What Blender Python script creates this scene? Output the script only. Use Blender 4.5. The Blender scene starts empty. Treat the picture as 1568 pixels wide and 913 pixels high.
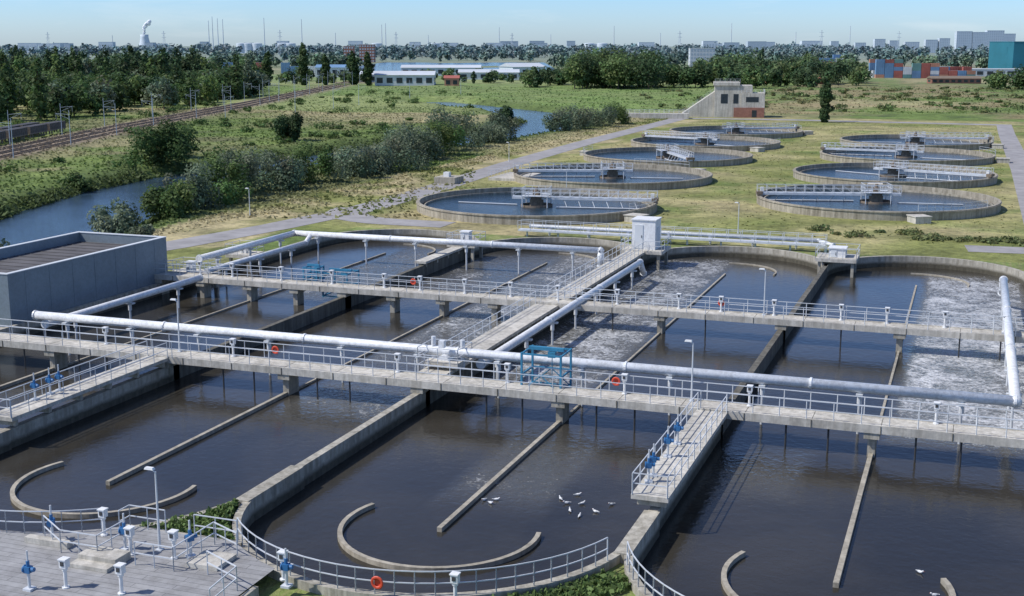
import bpy, math, random
import numpy as np
from mathutils import Vector, noise
random.seed(7); rng=np.random.default_rng(7)
S=bpy.context.scene
col=S.collection

# ------------------------------------------------------------------ materials
def nm(name):
    m=bpy.data.materials.new(name); m.use_nodes=True
    nt=m.node_tree; b=nt.nodes["Principled BSDF"]; return m,nt,b
def noisetex(nt,vec,scale,detail=4,rough=.6,dist=0):
    n=nt.nodes.new('ShaderNodeTexNoise'); n.inputs['Scale'].default_value=scale
    n.inputs['Detail'].default_value=detail; n.inputs['Roughness'].default_value=rough
    n.inputs['Distortion'].default_value=dist
    nt.links.new(vec,n.inputs['Vector']); return n.outputs['Fac']
def math_(nt,op,a,b,clamp=False):
    n=nt.nodes.new('ShaderNodeMath'); n.operation=op; n.use_clamp=clamp
    for i,s in enumerate((a,b)):
        if s is None: continue
        if isinstance(s,(int,float)): n.inputs[i].default_value=s
        else: nt.links.new(s,n.inputs[i])
    return n.outputs[0]
def ramp(nt,fac,stops):
    n=nt.nodes.new('ShaderNodeValToRGB'); e=n.color_ramp.elements
    while len(e)<len(stops): e.new(.5)
    for i,(p,c) in enumerate(stops):
        e[i].position=p; e[i].color=(*c,1) if len(c)==3 else c
    nt.links.new(fac,n.inputs['Fac']); return n.outputs['Color']
def mixc(nt,fac,a,b,blend='MIX'):
    n=nt.nodes.new('ShaderNodeMix'); n.data_type='RGBA'; n.blend_type=blend
    for i,s in ((0,fac),(6,a),(7,b)):
        if isinstance(s,(int,float)): n.inputs[i].default_value=s
        elif isinstance(s,tuple): n.inputs[i].default_value=(*s,1)
        else: nt.links.new(s,n.inputs[i])
    return n.outputs[2]
def sc(c,f): return tuple(min(1,x*f) for x in c)
def bump(nt,b,h,strength,dist):
    n=nt.nodes.new('ShaderNodeBump'); n.inputs['Strength'].default_value=strength
    n.inputs['Distance'].default_value=dist; nt.links.new(h,n.inputs['Height'])
    nt.links.new(n.outputs['Normal'],b.inputs['Normal'])
def simple(name,c,rough=.6,var=.15,scale=1.0,metal=0.0,grime=0):
    m,nt,b=nm(name)
    tc=nt.nodes.new('ShaderNodeTexCoord').outputs['Object']
    f=noisetex(nt,tc,scale,3)
    cc=ramp(nt,f,[(.3,sc(c,1-var)),(.7,sc(c,1+var))])
    if grime: cc=mixc(nt,grime,cc,ramp(nt,noisetex(nt,tc,3.5,5,.75),[(.42,(.42,.40,.36)),(.56,(1,1,1))]),'MULTIPLY')
    nt.links.new(cc,b.inputs['Base Color'])
    b.inputs['Roughness'].default_value=rough; b.inputs['Metallic'].default_value=metal
    return m
def concrete(name,c,stain=.5,water=False):
    m,nt,b=nm(name)
    geo=nt.nodes.new('ShaderNodeNewGeometry').outputs['Position']
    f1=noisetex(nt,geo,.35,5,.65); f2=noisetex(nt,geo,4,4,.7)
    mp=nt.nodes.new('ShaderNodeMapping'); mp.inputs['Scale'].default_value=(1.6,1.6,.12)
    nt.links.new(geo,mp.inputs['Vector']); f3=noisetex(nt,mp.outputs[0],1.3,4,.7)
    a=ramp(nt,f1,[(.3,sc(c,.76)),(.7,sc(c,1.15))])
    a=mixc(nt,.6,a,ramp(nt,f2,[(.3,(.62,.62,.62)),(.7,(1.15,1.12,1.08))]),'MULTIPLY')
    a=mixc(nt,stain,a,ramp(nt,f3,[(.38,(.36,.34,.29)),(.6,(1.1,1.1,1.1))]),'MULTIPLY')
    if water:
        sp=nt.nodes.new('ShaderNodeSeparateXYZ'); nt.links.new(geo,sp.inputs[0])
        z=math_(nt,'ADD',sp.outputs['Z'],math_(nt,'MULTIPLY',f3,-.5))
        a=mixc(nt,.9,a,ramp(nt,z,[(.12,(.16,.15,.11)),(.42,(1,1,1))]),'MULTIPLY')
    nt.links.new(a,b.inputs['Base Color']); b.inputs['Roughness'].default_value=.9
    bump(nt,b,f2,.3,.03)
    return m
M={}
M['conc']=concrete('weathered_concrete',(.47,.44,.365))
M['conc_r']=concrete('clarifier_concrete',(.42,.38,.30),.6)
M['conc_w']=concrete('tank_concrete',(.46,.43,.355),.55,True)
M['conc_l']=concrete('deck_concrete',(.60,.57,.50),.4)
M['conc_b']=concrete('baffle_concrete',(.43,.39,.31),.4)
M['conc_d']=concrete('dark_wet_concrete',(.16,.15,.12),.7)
M['galv']=simple('galvanised_steel',(.62,.64,.65),.45,.12,.8,.1)
M['pipe']=simple('pale_pipe_cladding',(.76,.77,.77),.38,.10,.5,.0,.35)
M['white']=simple('white_paint',(.80,.80,.78),.5,.06,2,0,.2)
M['blue']=simple('blue_paint',(.03,.14,.32),.45,.15,2)
M['cyan']=simple('light_blue_steel',(.04,.21,.34),.5,.2,2)
M['orange']=simple('orange_plastic',(.62,.07,.03),.5,.1,3)
M['dark']=simple('dark_steel',(.05,.05,.05),.6,.2,2)
M['bluegrey']=simple('bluegrey_panel',(.20,.245,.275),.55,.12,.25,0,.2)
M['roofdark']=simple('dark_roof_felt',(.105,.10,.10),.9,.3,.5)
M['asph']=simple('worn_asphalt',(.30,.285,.275),.95,.2,.4)
M['rust']=simple('rusty_brown',(.20,.155,.11),.8,.3,2)
M['bark']=simple('bark',(.10,.075,.05),.9,.3,2)
M['brick']=simple('red_brick',(.30,.14,.10),.85,.2,1)
M['glass']=simple('dark_window',(.03,.04,.05),.15,.2,1)
M['redc']=simple('container_red',(.38,.12,.09),.7,.2,.1)
M['orgc']=simple('container_orange',(.48,.23,.15),.7,.2,.1)
M['bluc']=simple('container_blue',(.15,.27,.42),.7,.2,.1)
M['whic']=simple('container_white',(.62,.64,.64),.6,.1,.1)
M['grnc']=simple('container_green',(.14,.28,.26),.7,.2,.1)
M['teal']=simple('teal_cladding',(.02,.16,.21),.6,.1,.05)
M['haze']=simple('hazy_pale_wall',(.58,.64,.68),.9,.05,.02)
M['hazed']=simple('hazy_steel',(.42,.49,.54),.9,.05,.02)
M['plume']=simple('steam',(.85,.86,.88),1,.03,.01)
M['shed']=simple('warehouse_roof',(.55,.58,.60),.6,.1,.05)

m,nt,b=nm('platform_planks')
geo=nt.nodes.new('ShaderNodeNewGeometry').outputs['Position']
br=nt.nodes.new('ShaderNodeTexBrick'); br.inputs['Scale'].default_value=1
br.inputs['Brick Width'].default_value=3.6; br.inputs['Row Height'].default_value=.42
br.inputs['Mortar Size'].default_value=.014; br.inputs['Color1'].default_value=(.29,.285,.28,1)
br.inputs['Color2'].default_value=(.35,.345,.335,1); br.inputs['Mortar'].default_value=(.13,.13,.13,1)
nt.links.new(geo,br.inputs['Vector'])
a=mixc(nt,.8,br.outputs['Color'],ramp(nt,noisetex(nt,geo,1.2,5,.7),[(.3,(.60,.59,.57)),(.7,(1.15,1.15,1.15))]),'MULTIPLY')
nt.links.new(a,b.inputs['Base Color']); b.inputs['Roughness'].default_value=.85
M['plank']=m

def vcol(name,rough,fs,amt,bstr=0,trans=0,lo=.55,hi=1.5,det=4):
    m,nt,b=nm(name)
    at=nt.nodes.new('ShaderNodeAttribute'); at.attribute_name='Col'
    geo=nt.nodes.new('ShaderNodeNewGeometry').outputs['Position']
    c=at.outputs['Color']
    for s in fs:
        f=noisetex(nt,geo,s,det,.7)
        c=mixc(nt,amt,c,ramp(nt,f,[(.3,(lo,lo*1.03,lo)),(.7,(hi,hi*.98,hi*.92))]),'MULTIPLY')
    nt.links.new(c,b.inputs['Base Color']); b.inputs['Roughness'].default_value=rough
    b.inputs['Specular IOR Level'].default_value=.15
    if bstr: bump(nt,b,noisetex(nt,geo,1.2,4,.75),bstr,.6)
    if trans:
        t=nt.nodes.new('ShaderNodeBsdfTranslucent'); nt.links.new(c,t.inputs['Color'])
        x=nt.nodes.new('ShaderNodeMixShader'); x.inputs[0].default_value=trans
        nt.links.new(b.outputs[0],x.inputs[1]); nt.links.new(t.outputs[0],x.inputs[2])
        nt.links.new(x.outputs[0],nt.nodes['Material Output'].inputs['Surface'])
    return m
M['ground']=vcol('grass_ground',.95,[.12,.9],.8,.5)
M['leaf']=vcol('foliage',.6,[.3],.4,0,.35,det=1)
M['leaf_far']=vcol('distant_foliage',.8,[],.4)

# process water
m,nt,b=nm('process_water')
geo=nt.nodes.new('ShaderNodeNewGeometry').outputs['Position']
at=nt.nodes.new('ShaderNodeAttribute'); at.attribute_name='foam'
fo=at.outputs['Fac']
big=noisetex(nt,geo,.09,4,.55,.6)
base=ramp(nt,big,[(.35,(.024,.022,.018)),(.65,(.048,.043,.034))])
def ridge(s,k,dist):
    q=noisetex(nt,geo,s,4,.62,dist)
    r=math_(nt,'ABSOLUTE',math_(nt,'SUBTRACT',q,.5),None)
    return math_(nt,'SUBTRACT',1,math_(nt,'MULTIPLY',r,k),True)
ra=ridge(.45,11,1.8); rb=ridge(1.1,9,1.2)
fine=noisetex(nt,geo,3.2,4,.75,.5)
patch=noisetex(nt,geo,.28,3,.6,.8)
val=math_(nt,'ADD',math_(nt,'MULTIPLY',ra,.30),math_(nt,'MULTIPLY',rb,.30))
val=math_(nt,'ADD',val,math_(nt,'MULTIPLY',math_(nt,'SUBTRACT',fine,.5),1.5))
val=math_(nt,'ADD',val,math_(nt,'MULTIPLY',math_(nt,'SUBTRACT',patch,.5),1.3))
mask=math_(nt,'MULTIPLY',math_(nt,'SUBTRACT',math_(nt,'ADD',val,fo),.92),1.5,True)
mask=math_(nt,'MULTIPLY',mask,math_(nt,'MULTIPLY',fo,5,True))
mask=math_(nt,'MULTIPLY',mask,.92)
aer=math_(nt,'MULTIPLY',fo,1.3,True)
base=mixc(nt,aer,base,(.125,.122,.110))
foamc=ramp(nt,noisetex(nt,geo,5,3,.7),[(.35,(.46,.46,.45)),(.62,(.78,.79,.79))])
nt.links.new(mixc(nt,mask,base,foamc),b.inputs['Base Color'])
nt.links.new(math_(nt,'ADD',math_(nt,'MULTIPLY',mask,.6),.11),b.inputs['Roughness'])
b.inputs['IOR'].default_value=1.33; b.inputs['Specular IOR Level'].default_value=.55
rip=noisetex(nt,geo,1.6,3,.6,.3); rp2=noisetex(nt,geo,5,2,.6)
hh=math_(nt,'ADD',math_(nt,'MULTIPLY',rip,math_(nt,'ADD',math_(nt,'MULTIPLY',fo,4),.4)),math_(nt,'MULTIPLY',mask,1.2))
hh=math_(nt,'ADD',hh,math_(nt,'MULTIPLY',rp2,.12))
bump(nt,b,hh,.7,.07)
M['water']=m
def cleanwater(name,c,bs,spec=.4):
    m,nt,b=nm(name)
    geo=nt.nodes.new('ShaderNodeNewGeometry').outputs['Position']
    nt.links.new(ramp(nt,noisetex(nt,geo,.15,3),[(.35,sc(c,.7)),(.65,sc(c,1.2))]),b.inputs['Base Color'])
    b.inputs['Roughness'].default_value=.12; b.inputs['IOR'].default_value=1.33; b.inputs['Specular IOR Level'].default_value=spec
    bump(nt,b,noisetex(nt,geo,1.8,3,.65),bs,.12); return m
M['cwater']=cleanwater('clarifier_water',(.025,.048,.070),1.0,.34)
M['rwater']=cleanwater('river_water',(.035,.065,.10),.9,.5)

# ------------------------------------------------------------------ mesh builder
class MB:
    def __init__(s): s.v=[];s.f=[];s.m=[]
    def add(s,vs,fs,m=0):
        o=len(s.v); s.v+= [tuple(p) for p in vs]; s.f+=[tuple(i+o for i in f) for f in fs]; s.m+=[m]*len(fs); return s
    def box(s,c,d,rz=0,m=0,taper=1.0):
        x,y,z=d[0]/2,d[1]/2,d[2]/2; ca,sa=math.cos(rz),math.sin(rz); vs=[]
        for zz,t in ((-z,1),(z,taper)):
            for a,b_ in ((-x,-y),(x,-y),(x,y),(-x,y)):
                a*=t;b_*=t
                vs.append((c[0]+a*ca-b_*sa,c[1]+a*sa+b_*ca,c[2]+zz))
        return s.add(vs,[(3,2,1,0),(4,5,6,7),(0,1,5,4),(1,2,6,5),(2,3,7,6),(3,0,4,7)],m)
    def bb(s,x0,x1,y0,y1,z0,z1,m=0): return s.box(((x0+x1)/2,(y0+y1)/2,(z0+z1)/2),(x1-x0,y1-y0,z1-z0),0,m)
    def cyl(s,p0,p1,r0,r1=None,seg=8,m=0):
        if r1 is None: r1=r0
        p0=Vector(p0);p1=Vector(p1);d=(p1-p0)
        if d.length<1e-6: return s
        d.normalize(); u=d.orthogonal().normalized()
        if abs(d.z)<.99: u=d.cross(Vector((0,0,1))).normalized()
        w=d.cross(u); vs=[]
        for p,r in ((p0,r0),(p1,r1)):
            for i in range(seg):
                a=2*math.pi*(i+.5)/seg; vs.append(p+u*(r*math.cos(a))+w*(r*math.sin(a)))
        fs=[(i,(i+1)%seg,seg+(i+1)%seg,seg+i) for i in range(seg)]
        fs+=[tuple(range(seg-1,-1,-1)),tuple(range(seg,2*seg))]
        return s.add(vs,fs,m)
    def lathe(s,prof,seg=48,c=(0,0,0),m=0):
        vs=[];n=len(prof)
        for i in range(seg):
            a=2*math.pi*i/seg
            for r,z in prof: vs.append((c[0]+r*math.cos(a),c[1]+r*math.sin(a),c[2]+z))
        fs=[(i*n+j,((i+1)%seg)*n+j,((i+1)%seg)*n+j+1,i*n+j+1) for i in range(seg) for j in range(n-1)]
        return s.add(vs,fs,m)
    def wall(s,path,t,z0,z1,m=0):
        n=len(path);L=[];R=[]
        for i in range(n):
            a=Vector(path[max(0,i-1)]);b=Vector(path[min(n-1,i+1)]);d=(b-a).normalized();q=Vector((-d.y,d.x))
            p=Vector(path[i]);L.append(p+q*t/2);R.append(p-q*t/2)
        vs=[]
        for i in range(n): vs+=[(L[i].x,L[i].y,z0),(L[i].x,L[i].y,z1),(R[i].x,R[i].y,z1),(R[i].x,R[i].y,z0)]
        fs=[]
        for i in range(n-1):
            o=4*i
            for j in range(4): fs.append((o+j,o+4+j,o+4+(j+1)%4,o+(j+1)%4))
        fs+=[(0,1,2,3),(4*n-1,4*n-2,4*n-3,4*n-4)]
        return s.add(vs,fs,m)
    def rail(s,path,h=1.1,sp=1.6,r=.032,m=0,rails=(1.0,.52)):
        for a,b in zip(path[:-1],path[1:]):
            a=Vector(a);b=Vector(b);L=(b-a).length; k=max(1,round(L/sp))
            for f in rails: s.cyl(a+Vector((0,0,h*f)),b+Vector((0,0,h*f)),r,seg=4,m=m)
            for i in range(k+1):
                p=a.lerp(b,i/k); s.cyl(p,p+Vector((0,0,h)),r,seg=4,m=m)
        return s
    def obj(s,name,mats,parent=None,smooth=False,loc=None):
        me=bpy.data.meshes.new(name); me.from_pydata(s.v,[],s.f)
        for q in mats: me.materials.append(M[q])
        me.polygons.foreach_set('material_index',s.m)
        if smooth: me.polygons.foreach_set('use_smooth',[True]*len(s.f))
        me.update(); o=bpy.data.objects.new(name,me); col.objects.link(o)
        if parent: o.parent=parent
        if loc: o.location=loc
        return o
def empty(name,loc=(0,0,0),rz=0):
    o=bpy.data.objects.new(name,None); o.location=loc; o.rotation_euler=(0,0,rz); o.empty_display_size=.5; col.objects.link(o); return o
def arc(cx,cy,r,a0,a1,n): return [(cx+r*math.cos(math.radians(a0+(a1-a0)*i/n)),cy+r*math.sin(math.radians(a0+(a1-a0)*i/n))) for i in range(n+1)]
def polar(D,t): return D*(-.342+.9397*t), D*(.9397+.342*t)

def sstep(a,b,x):
    t=max(0,min(1,(x-a)/(b-a))); return t*t*(3-2*t)
def lerp3(a,b,t): return tuple(x+(y-x)*t for x,y in zip(a,b))

# ------------------------------------------------------------------ terrain
RIV=[(-70,20),(-92,80),(-108,118),(-118,140),(-126,160),(-133,182),(-136,205),(-133,250),(-127,300),(-121,354),(-128,400),(-160,450),(-230,520)]
TRK=[(-150,100),(-190,205),(-224,300),(-262,420),(-330,620),(-450,950)]
def dpoly(P,x,y):
    best=1e9
    for (x0,y0),(x1,y1) in zip(P[:-1],P[1:]):
        dx,dy=x1-x0,y1-y0; t=max(0,min(1,((x-x0)*dx+(y-y0)*dy)/(dx*dx+dy*dy)))
        d=math.hypot(x-x0-t*dx,y-y0-t*dy)
        if d<best: best=d
    return best
def nz(x,y,s,o=0): return noise.fractal(Vector((x*s+o,y*s-o,o)),1.0,2.0,4)
def ground_z(x,y):
    z=.8
    out=max(sstep(-95,-105,x)if x<-95 else 0, sstep(16,30,x), sstep(425,450,y))
    if out>0 and y<4000: z+=out*.7*nz(x,y,.03,3)
    if -260<x<-50 and y<560:
        d=dpoly(RIV,x,y)
        if d<18: z=z+( -2.8-z)*(1-sstep(7.5,17,d))
    if x<-120 and y<1000:
        d=dpoly(TRK,x,y)
        if d<14: z=z+(1.4-z)*(1-sstep(7,14,d))
    return z
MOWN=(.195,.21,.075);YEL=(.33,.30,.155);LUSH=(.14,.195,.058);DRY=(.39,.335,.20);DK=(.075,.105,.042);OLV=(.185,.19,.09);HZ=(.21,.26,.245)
def ground_col(x,y):
    n1=nz(x,y,.022,1)*.5+.5; n2=nz(x,y,.09,5)*.5+.5; n3=nz(x,y,.006,9)*.5+.5
    if -82<x<18 and 140<y<420:
        n4=nz(x,y,.05,14)*.5+.5
        c=lerp3(MOWN,YEL,sstep(.38,.66,n1*.5+n4*.6))
        c=lerp3(c,LUSH,.7*sstep(.56,.76,n2)); c=lerp3(c,(.30,.25,.15),.6*sstep(.62,.78,n4))
    elif -98<x<=-82 and y<430:
        c=lerp3(DRY,MOWN,sstep(.35,.7,n2))
    else:
        c=lerp3(LUSH,OLV,sstep(.35,.6,n1)); c=lerp3(c,DK,.7*sstep(.55,.75,n2)); c=lerp3(c,DRY,.7*sstep(.52,.70,n3+.3*(n2-.5)))
        if x>0 or (y>440 and x>-100): c=lerp3(c,(.29,.225,.13),.55*sstep(.45,.65,n1))
        if -600<x<-100 and 400<y<900: c=lerp3(c,(.175,.26,.08),.6)
    if x<-98 and x>-200 and y<520:
        d=dpoly(RIV,x,y)
        if d<26: c=lerp3(c,lerp3(LUSH,DK,n2),1-sstep(14,26,d))
    if x<-120 and y<1000:
        d=dpoly(TRK,x,y)
        if d<9: c=lerp3((.25,.20,.155),c,sstep(6,9,d))
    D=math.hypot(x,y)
    return lerp3(c,HZ,.88*sstep(350,2600,D))  # aerial haze painted into the ground colour, growing with distance
xs=[-14000,-9000,-6000,-4000,-3000,-2300,-1800,-1400,-1150,-950,-800,-700,-620,-550,-500,-460,-420,-390,-360]+list(np.arange(-335,-180,4.0))+list(np.arange(-180,-75.5,1.6))+[-74.4]+list(np.linspace(-74.4,6.8,34)[1:])+list(np.arange(9,60,3.0))+[66,75,90,110,140,180,230,300,400,550,800,1200,2000,3500,6000,10000]
ys=[-1500,-500,-100,0,15,30]+list(np.linspace(30,145.5,64)[1:])+list(np.arange(147,440,2.0))+list(np.arange(440,800,6.0))+[820,860,900,950,1000,1080,1160,1260,1400,1600,1800,2100,2500,3000,3800,5000,7000,10000,15000]
nx,ny=len(xs),len(ys)
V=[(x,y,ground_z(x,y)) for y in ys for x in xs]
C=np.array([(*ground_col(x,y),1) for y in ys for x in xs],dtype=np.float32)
F=[]
for j in range(ny-1):
    for i in range(nx-1):
        xm=(xs[i]+xs[i+1])/2; ym=(ys[j]+ys[j+1])/2
        if -74.4<xm<6.8 and 30<ym<145.5: continue
        F.append((j*nx+i,j*nx+i+1,(j+1)*nx+i+1,(j+1)*nx+i))
me=bpy.data.meshes.new('ground'); me.from_pydata(V,[],F); me.materials.append(M['ground'])
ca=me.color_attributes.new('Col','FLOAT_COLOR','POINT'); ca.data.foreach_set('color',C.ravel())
me.polygons.foreach_set('use_smooth',[True]*len(F))
g=bpy.data.objects.new('ground',me); col.objects.link(g)

def ribbon(name,path,w,z,mt):
    mb=MB();vs=[];n=len(path)
    for i in range(n):
        a=Vector(path[max(0,i-1)]);b=Vector(path[min(n-1,i+1)]);d=(b-a).normalized();q=Vector((-d.y,d.x));p=Vector(path[i])
        vs+=[(*(p+q*w/2),z),(*(p-q*w/2),z)]
    mb.add(vs,[(2*i,2*i+1,2*i+3,2*i+2) for i in range(n-1)]); return mb.obj(name,[mt])
ribbon('river',RIV,29,-1.2,'rwater')
ribbon('service_road',[(-95,100),(-88,124),(-84.5,142),(-82,162),(-82.5,188),(-86,236),(-88,293),(-88.5,362),(-89,402)],5.4,.83,'asph')
ribbon('service_road',arc(-72,163,11.5,180,270,8)+[(-64,151.5)],5.5,.836,'asph')
ribbon('service_road',[(0,154.0),(10,155.0),(60,156)],5,.83,'asph')
ribbon('service_road',[(9,156),(9,254),(8,360),(8,402)],4.2,.838,'asph')
ribbon('service_road',[(-91,402),(-53,405),(10,400)],6,.842,'asph')
ribbon('lake',[polar(1400,-.12),polar(1400,.03)],560,.95,'rwater')

# ------------------------------------------------------------------ aeration tanks
CX=[-63.8,-43.8,-23.8,-3.8]; W=[-73.8,-53.8,-33.8,-13.8,6.2]; YN,YF=55,134
ZT=[(-43.6,-34.3,84,141,.66),(-33.2,-24.4,81,142,.76),(-3.9,5.6,79,140,.92),(-63,-54.4,106,136,.48),(-43,-34.6,71,80,.50),(-26,-20,60,72,.36),(-53,-44,112,138,.46),(-73,-66,78,82,.40),(-13,-8,66,74,.28)]
def foam(x,y):
    f=0
    for x0,x1,y0,y1,s in ZT:
        k=min(sstep(x0-.3,x0+.9,x),1-sstep(x1-.6,x1+.6,x),sstep(y0-3,y0+3,y),1-sstep(y1-5,y1+3,y))
        f=max(f,s*k*(1+.28*nz(x,y,.16,2)))
    return f
gx=np.arange(-73.8,6.3,.5); gy=np.arange(44.6,144.6,.5)
V=[(x,y,0) for y in gy for x in gx]; n=len(gx)
F=[(j*n+i,j*n+i+1,(j+1)*n+i+1,(j+1)*n+i) for j in range(len(gy)-1) for i in range(n-1)]
me=bpy.data.meshes.new('aeration_tank_water'); me.from_pydata(V,[],F); me.materials.append(M['water'])
at=me.attributes.new('foam','FLOAT','POINT'); at.data.foreach_set('value',[foam(v[0],v[1]) for v in V])
o=bpy.data.objects.new('aeration_tank_water',me); col.objects.link(o)
def fillstrip(name,near,z,mt,x0=-74.4,x1=6.8,ymax=None,edge=.1,yb=None):
    mb=MB(); pts=[]
    x=x0
    while x<=x1+1e-6:
        c=min(CX,key=lambda q:abs(q-x)); dx=min(10.0,abs(x-c)); dy=math.sqrt(max(0,(10.0+edge)**2-dx*dx)) if abs(x-c)<=10 else 1.2
        ya=YN-dy if near else YF+dy
        if ymax is not None: ya=min(ya,ymax)
        pts.append((x,ya)); x+=.2
    yy=yb if yb is not None else (30 if near else 145.5)
    vs=[]
    for x,ya in pts: vs+=[(x,ya,z),(x,yy,z)]
    fs=[(2*i,2*i+2,2*i+3,2*i+1) for i in range(len(pts)-1)]
    if not near: fs=[tuple(reversed(f)) for f in fs]
    mb.add(vs,fs); ob=mb.obj(name,[mt])
    if mt=='ground':
        ca=ob.data.color_attributes.new('Col','FLOAT_COLOR','POINT')
        ca.data.foreach_set('color',np.array([(*lerp3(LUSH,OLV,random.random()),1) for _ in vs],dtype=np.float32).ravel())
    return ob
fillstrip('grass_verge',False,.8,'ground'); fillstrip('grass_verge',True,.78,'ground')
pf=fillstrip('plank_platform',True,1.42,'plank',-61.8,-27.5,47.4,.32)

wp=empty('aeration_tank_walls')
for c in CX:
    MB().wall(arc(c,YN,10,180,360,40),.40,-2,1.2).obj('near_end_wall',['conc_w'],wp)
    MB().wall(arc(c,YF,10,0,180,40),.42,-2,1.2).obj('far_end_wall',['conc_w'],wp)
for i,x in enumerate(W):
    t=.42 if i in(0,4) else .50
    MB().wall([(x,YN-.2),(x,75.2)],t,-2,1.203).obj('side_wall',['conc_w'],wp)
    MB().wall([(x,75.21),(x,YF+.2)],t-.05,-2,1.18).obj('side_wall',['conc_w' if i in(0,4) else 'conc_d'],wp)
BX=[-63.8,-43.9,-23.9,-4.5]
for x in BX:
    MB().wall([(x,YN),(x,75)],.26,-1,.24).obj('flow_baffle',['conc_b'])
    MB().wall([(x,75.4),(x,132)],.17,-1,.14).obj('flow_baffle',['conc_b'])
    a0=158 if x!=-4.5 else 155
    MB().wall(arc(x,55.1,5,a0,372 if x!=-4.5 else 385,34),.24,-1,.24).obj('curved_flow_baffle',['conc_b'])
    MB().wall(arc(x,134,5,-10,100,20),.17,-1,.14).obj('curved_flow_baffle',['conc_b'])

def footbridge(y0,y1,x0,x1,name,sup,rods):
    e=empty(name)
    d=MB(); d.bb(x0,x1,y0,y1,1.78,2.0,0)
    d.bb(x0,x1,y0-.12,y0-.002,1.58,2.08,0); d.bb(x0,x1,y1+.002,y1+.12,1.58,2.08,0)
    x=x0
    while x<x1:
        d.box((x,y0-.135,1.80),(.05,.03,.5),0,1); d.box((x,(y0+y1)/2,2.001),(.04,y1-y0-.05,.006),0,1); x+=4
    d.obj('deck',['conc_l','conc_d'],e)
    s=MB()
    for x in sup:
        s.box((x,(y0+y1)/2,1.38),(.9,y1-y0+.1,.38),0,0)
        s.box((x,(y0+y1)/2,.2),(.45,y1-y0-.5,1.97),0,0)
    for x in rods: s.cyl((x,y0+.2,-1),(x,y0+.2,1.6),.06,seg=6,m=1)
    s.obj('supports',['conc','dark'],e)
    r=MB()
    r.rail([(x0,y0-.05,2.08),(x1,y0-.05,2.08)]); r.rail([(x0,y1+.05,2.08),(x1,y1+.05,2.08)])
    r.obj('railings',['galv'],e); return e
footbridge(74.3,76.2,-88,14,'concrete_footbridge',BX+W[1:],[x+o for x in BX for o in(-5,-2.5,2.5,5)])
footbridge(101.9,103.6,-76,12,'concrete_footbridge',BX+[-69,-58.8,-48.8,-38.9]+W,[-20,-28,-9,0,3])

def walkway(x0,x1,y0,y1,z,name,rails='lr',end=False):
    e=empty(name)
    MB().bb(x0,x1,y0,y1,z-.24,z,0).obj('deck',['conc_l'],e)
    r=MB()
    if 'l' in rails: r.rail([(x0+.06,y0,z),(x0+.06,y1,z)])
    if 'r' in rails: r.rail([(x1-.06,y0,z),(x1-.06,y1,z)])
    if end: r.rail([(x0+.06,y0+.06,z),(x1-.06,y0+.06,z)])
    r.obj('railings',['galv'],e)
    s=MB(); y=y0+.6
    while y<y1: s.box(((x0+x1)/2,y,z-.46),(x1-x0-.4,.25,.43),0,0,); y+=3
    s.obj('brackets',['conc'],e); return e
walkway(-14.9,-13.0,58.3,74.15,2.0,'wall_walkway','lr',True)
walkway(-55.0,-53.2,58.3,74.15,2.0,'wall_walkway','lr',True)
walkway(-34.9,-32.8,76.35,101.75,1.9,'wall_walkway','l')
walkway(-34.9,-32.8,103.75,133,1.9,'wall_walkway','lr')
walkway(6.3,7.8,76.4,134,1.5,'wall_walkway','r')
walkway(-54.6,-53.3,120,134,1.6,'wall_walkway','')

# ------------------------------------------------------------------ pipes
def pipe(name,pts,r,sup=6,zb=-1,mt='pipe'):
    e=empty(name); mb=MB()
    for a,b in zip(pts[:-1],pts[1:]): mb.cyl(Vector(a),Vector(b),r,seg=16,m=0)
    ob=mb.obj('tube',[mt],e,True)
    for p in ob.data.polygons:
        if len(p.vertices)>4:p.use_smooth=False
    j=MB()
    for p in pts[1:-1]: j.lathe([(0,-r*1.15),(r*.8,-r*.85),(r*1.12,0),(r*.8,r*.85),(0,r*1.15)],14,p,0)
    f=MB()
    for a,b in zip(pts[:-1],pts[1:]):
        a=Vector(a);b=Vector(b);d=(b-a);L=d.length;d.normalize();k=max(1,int(L/12))
        for i in range(k+1):
            p=a.lerp(b,i/k); f.cyl(p-d*.07,p+d*.07,r*1.18,seg=16,m=0)
        if sup and abs(d.z)<.3:
            k=max(1,int(L/sup))
            for i in range(k):
                p=a.lerp(b,(i+.5)/k); f.box((p.x,p.y,p.z-r-.06),(.4 if abs(d.x)>.5 else .9,.9 if abs(d.x)>.5 else .4,.12),0,1)
                f.cyl((p.x,p.y,zb),(p.x,p.y,p.z-r),.09,seg=8,m=1)
                f.cyl((p.x,p.y,p.z-r*.2),(p.x,p.y,p.z-r-.7),.16,seg=10,m=0)
    f.obj('flanges_and_supports',[mt,'galv'],e); j.obj('elbows',[mt],e,True); return e
pipe('air_main_pipe',[(-68.9,79,3.0),(3.4,79,3.0),(3.4,122,2.9),(3.4,123.5,1.4)],.33)
pipe('air_pipe',[(-31.2,79.4,2.2),(-31.2,124,2.2),(-31.2,125.5,.8)],.3)
pipe('air_pipe',[(-68.4,79.4,2.2),(-68.4,101,2.2)],.3)
pipe('air_main_pipe',[(-72.4,107,2.9),(-71.8,125,3.0),(-35.7,125,3.0),(-35.7,125,1.4)],.33)
pipe('air_pipe',[(-70.2,105,2.1),(-69.6,123.6,2.2),(-69.6,125,3.0)],.27)
pipe('return_sludge_pipe',[(-51,146.8,1.9),(-16,146.8,1.9),(-14,144,1.9)],.22,5,.5)
e=empty('valve_assembly')
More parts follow.
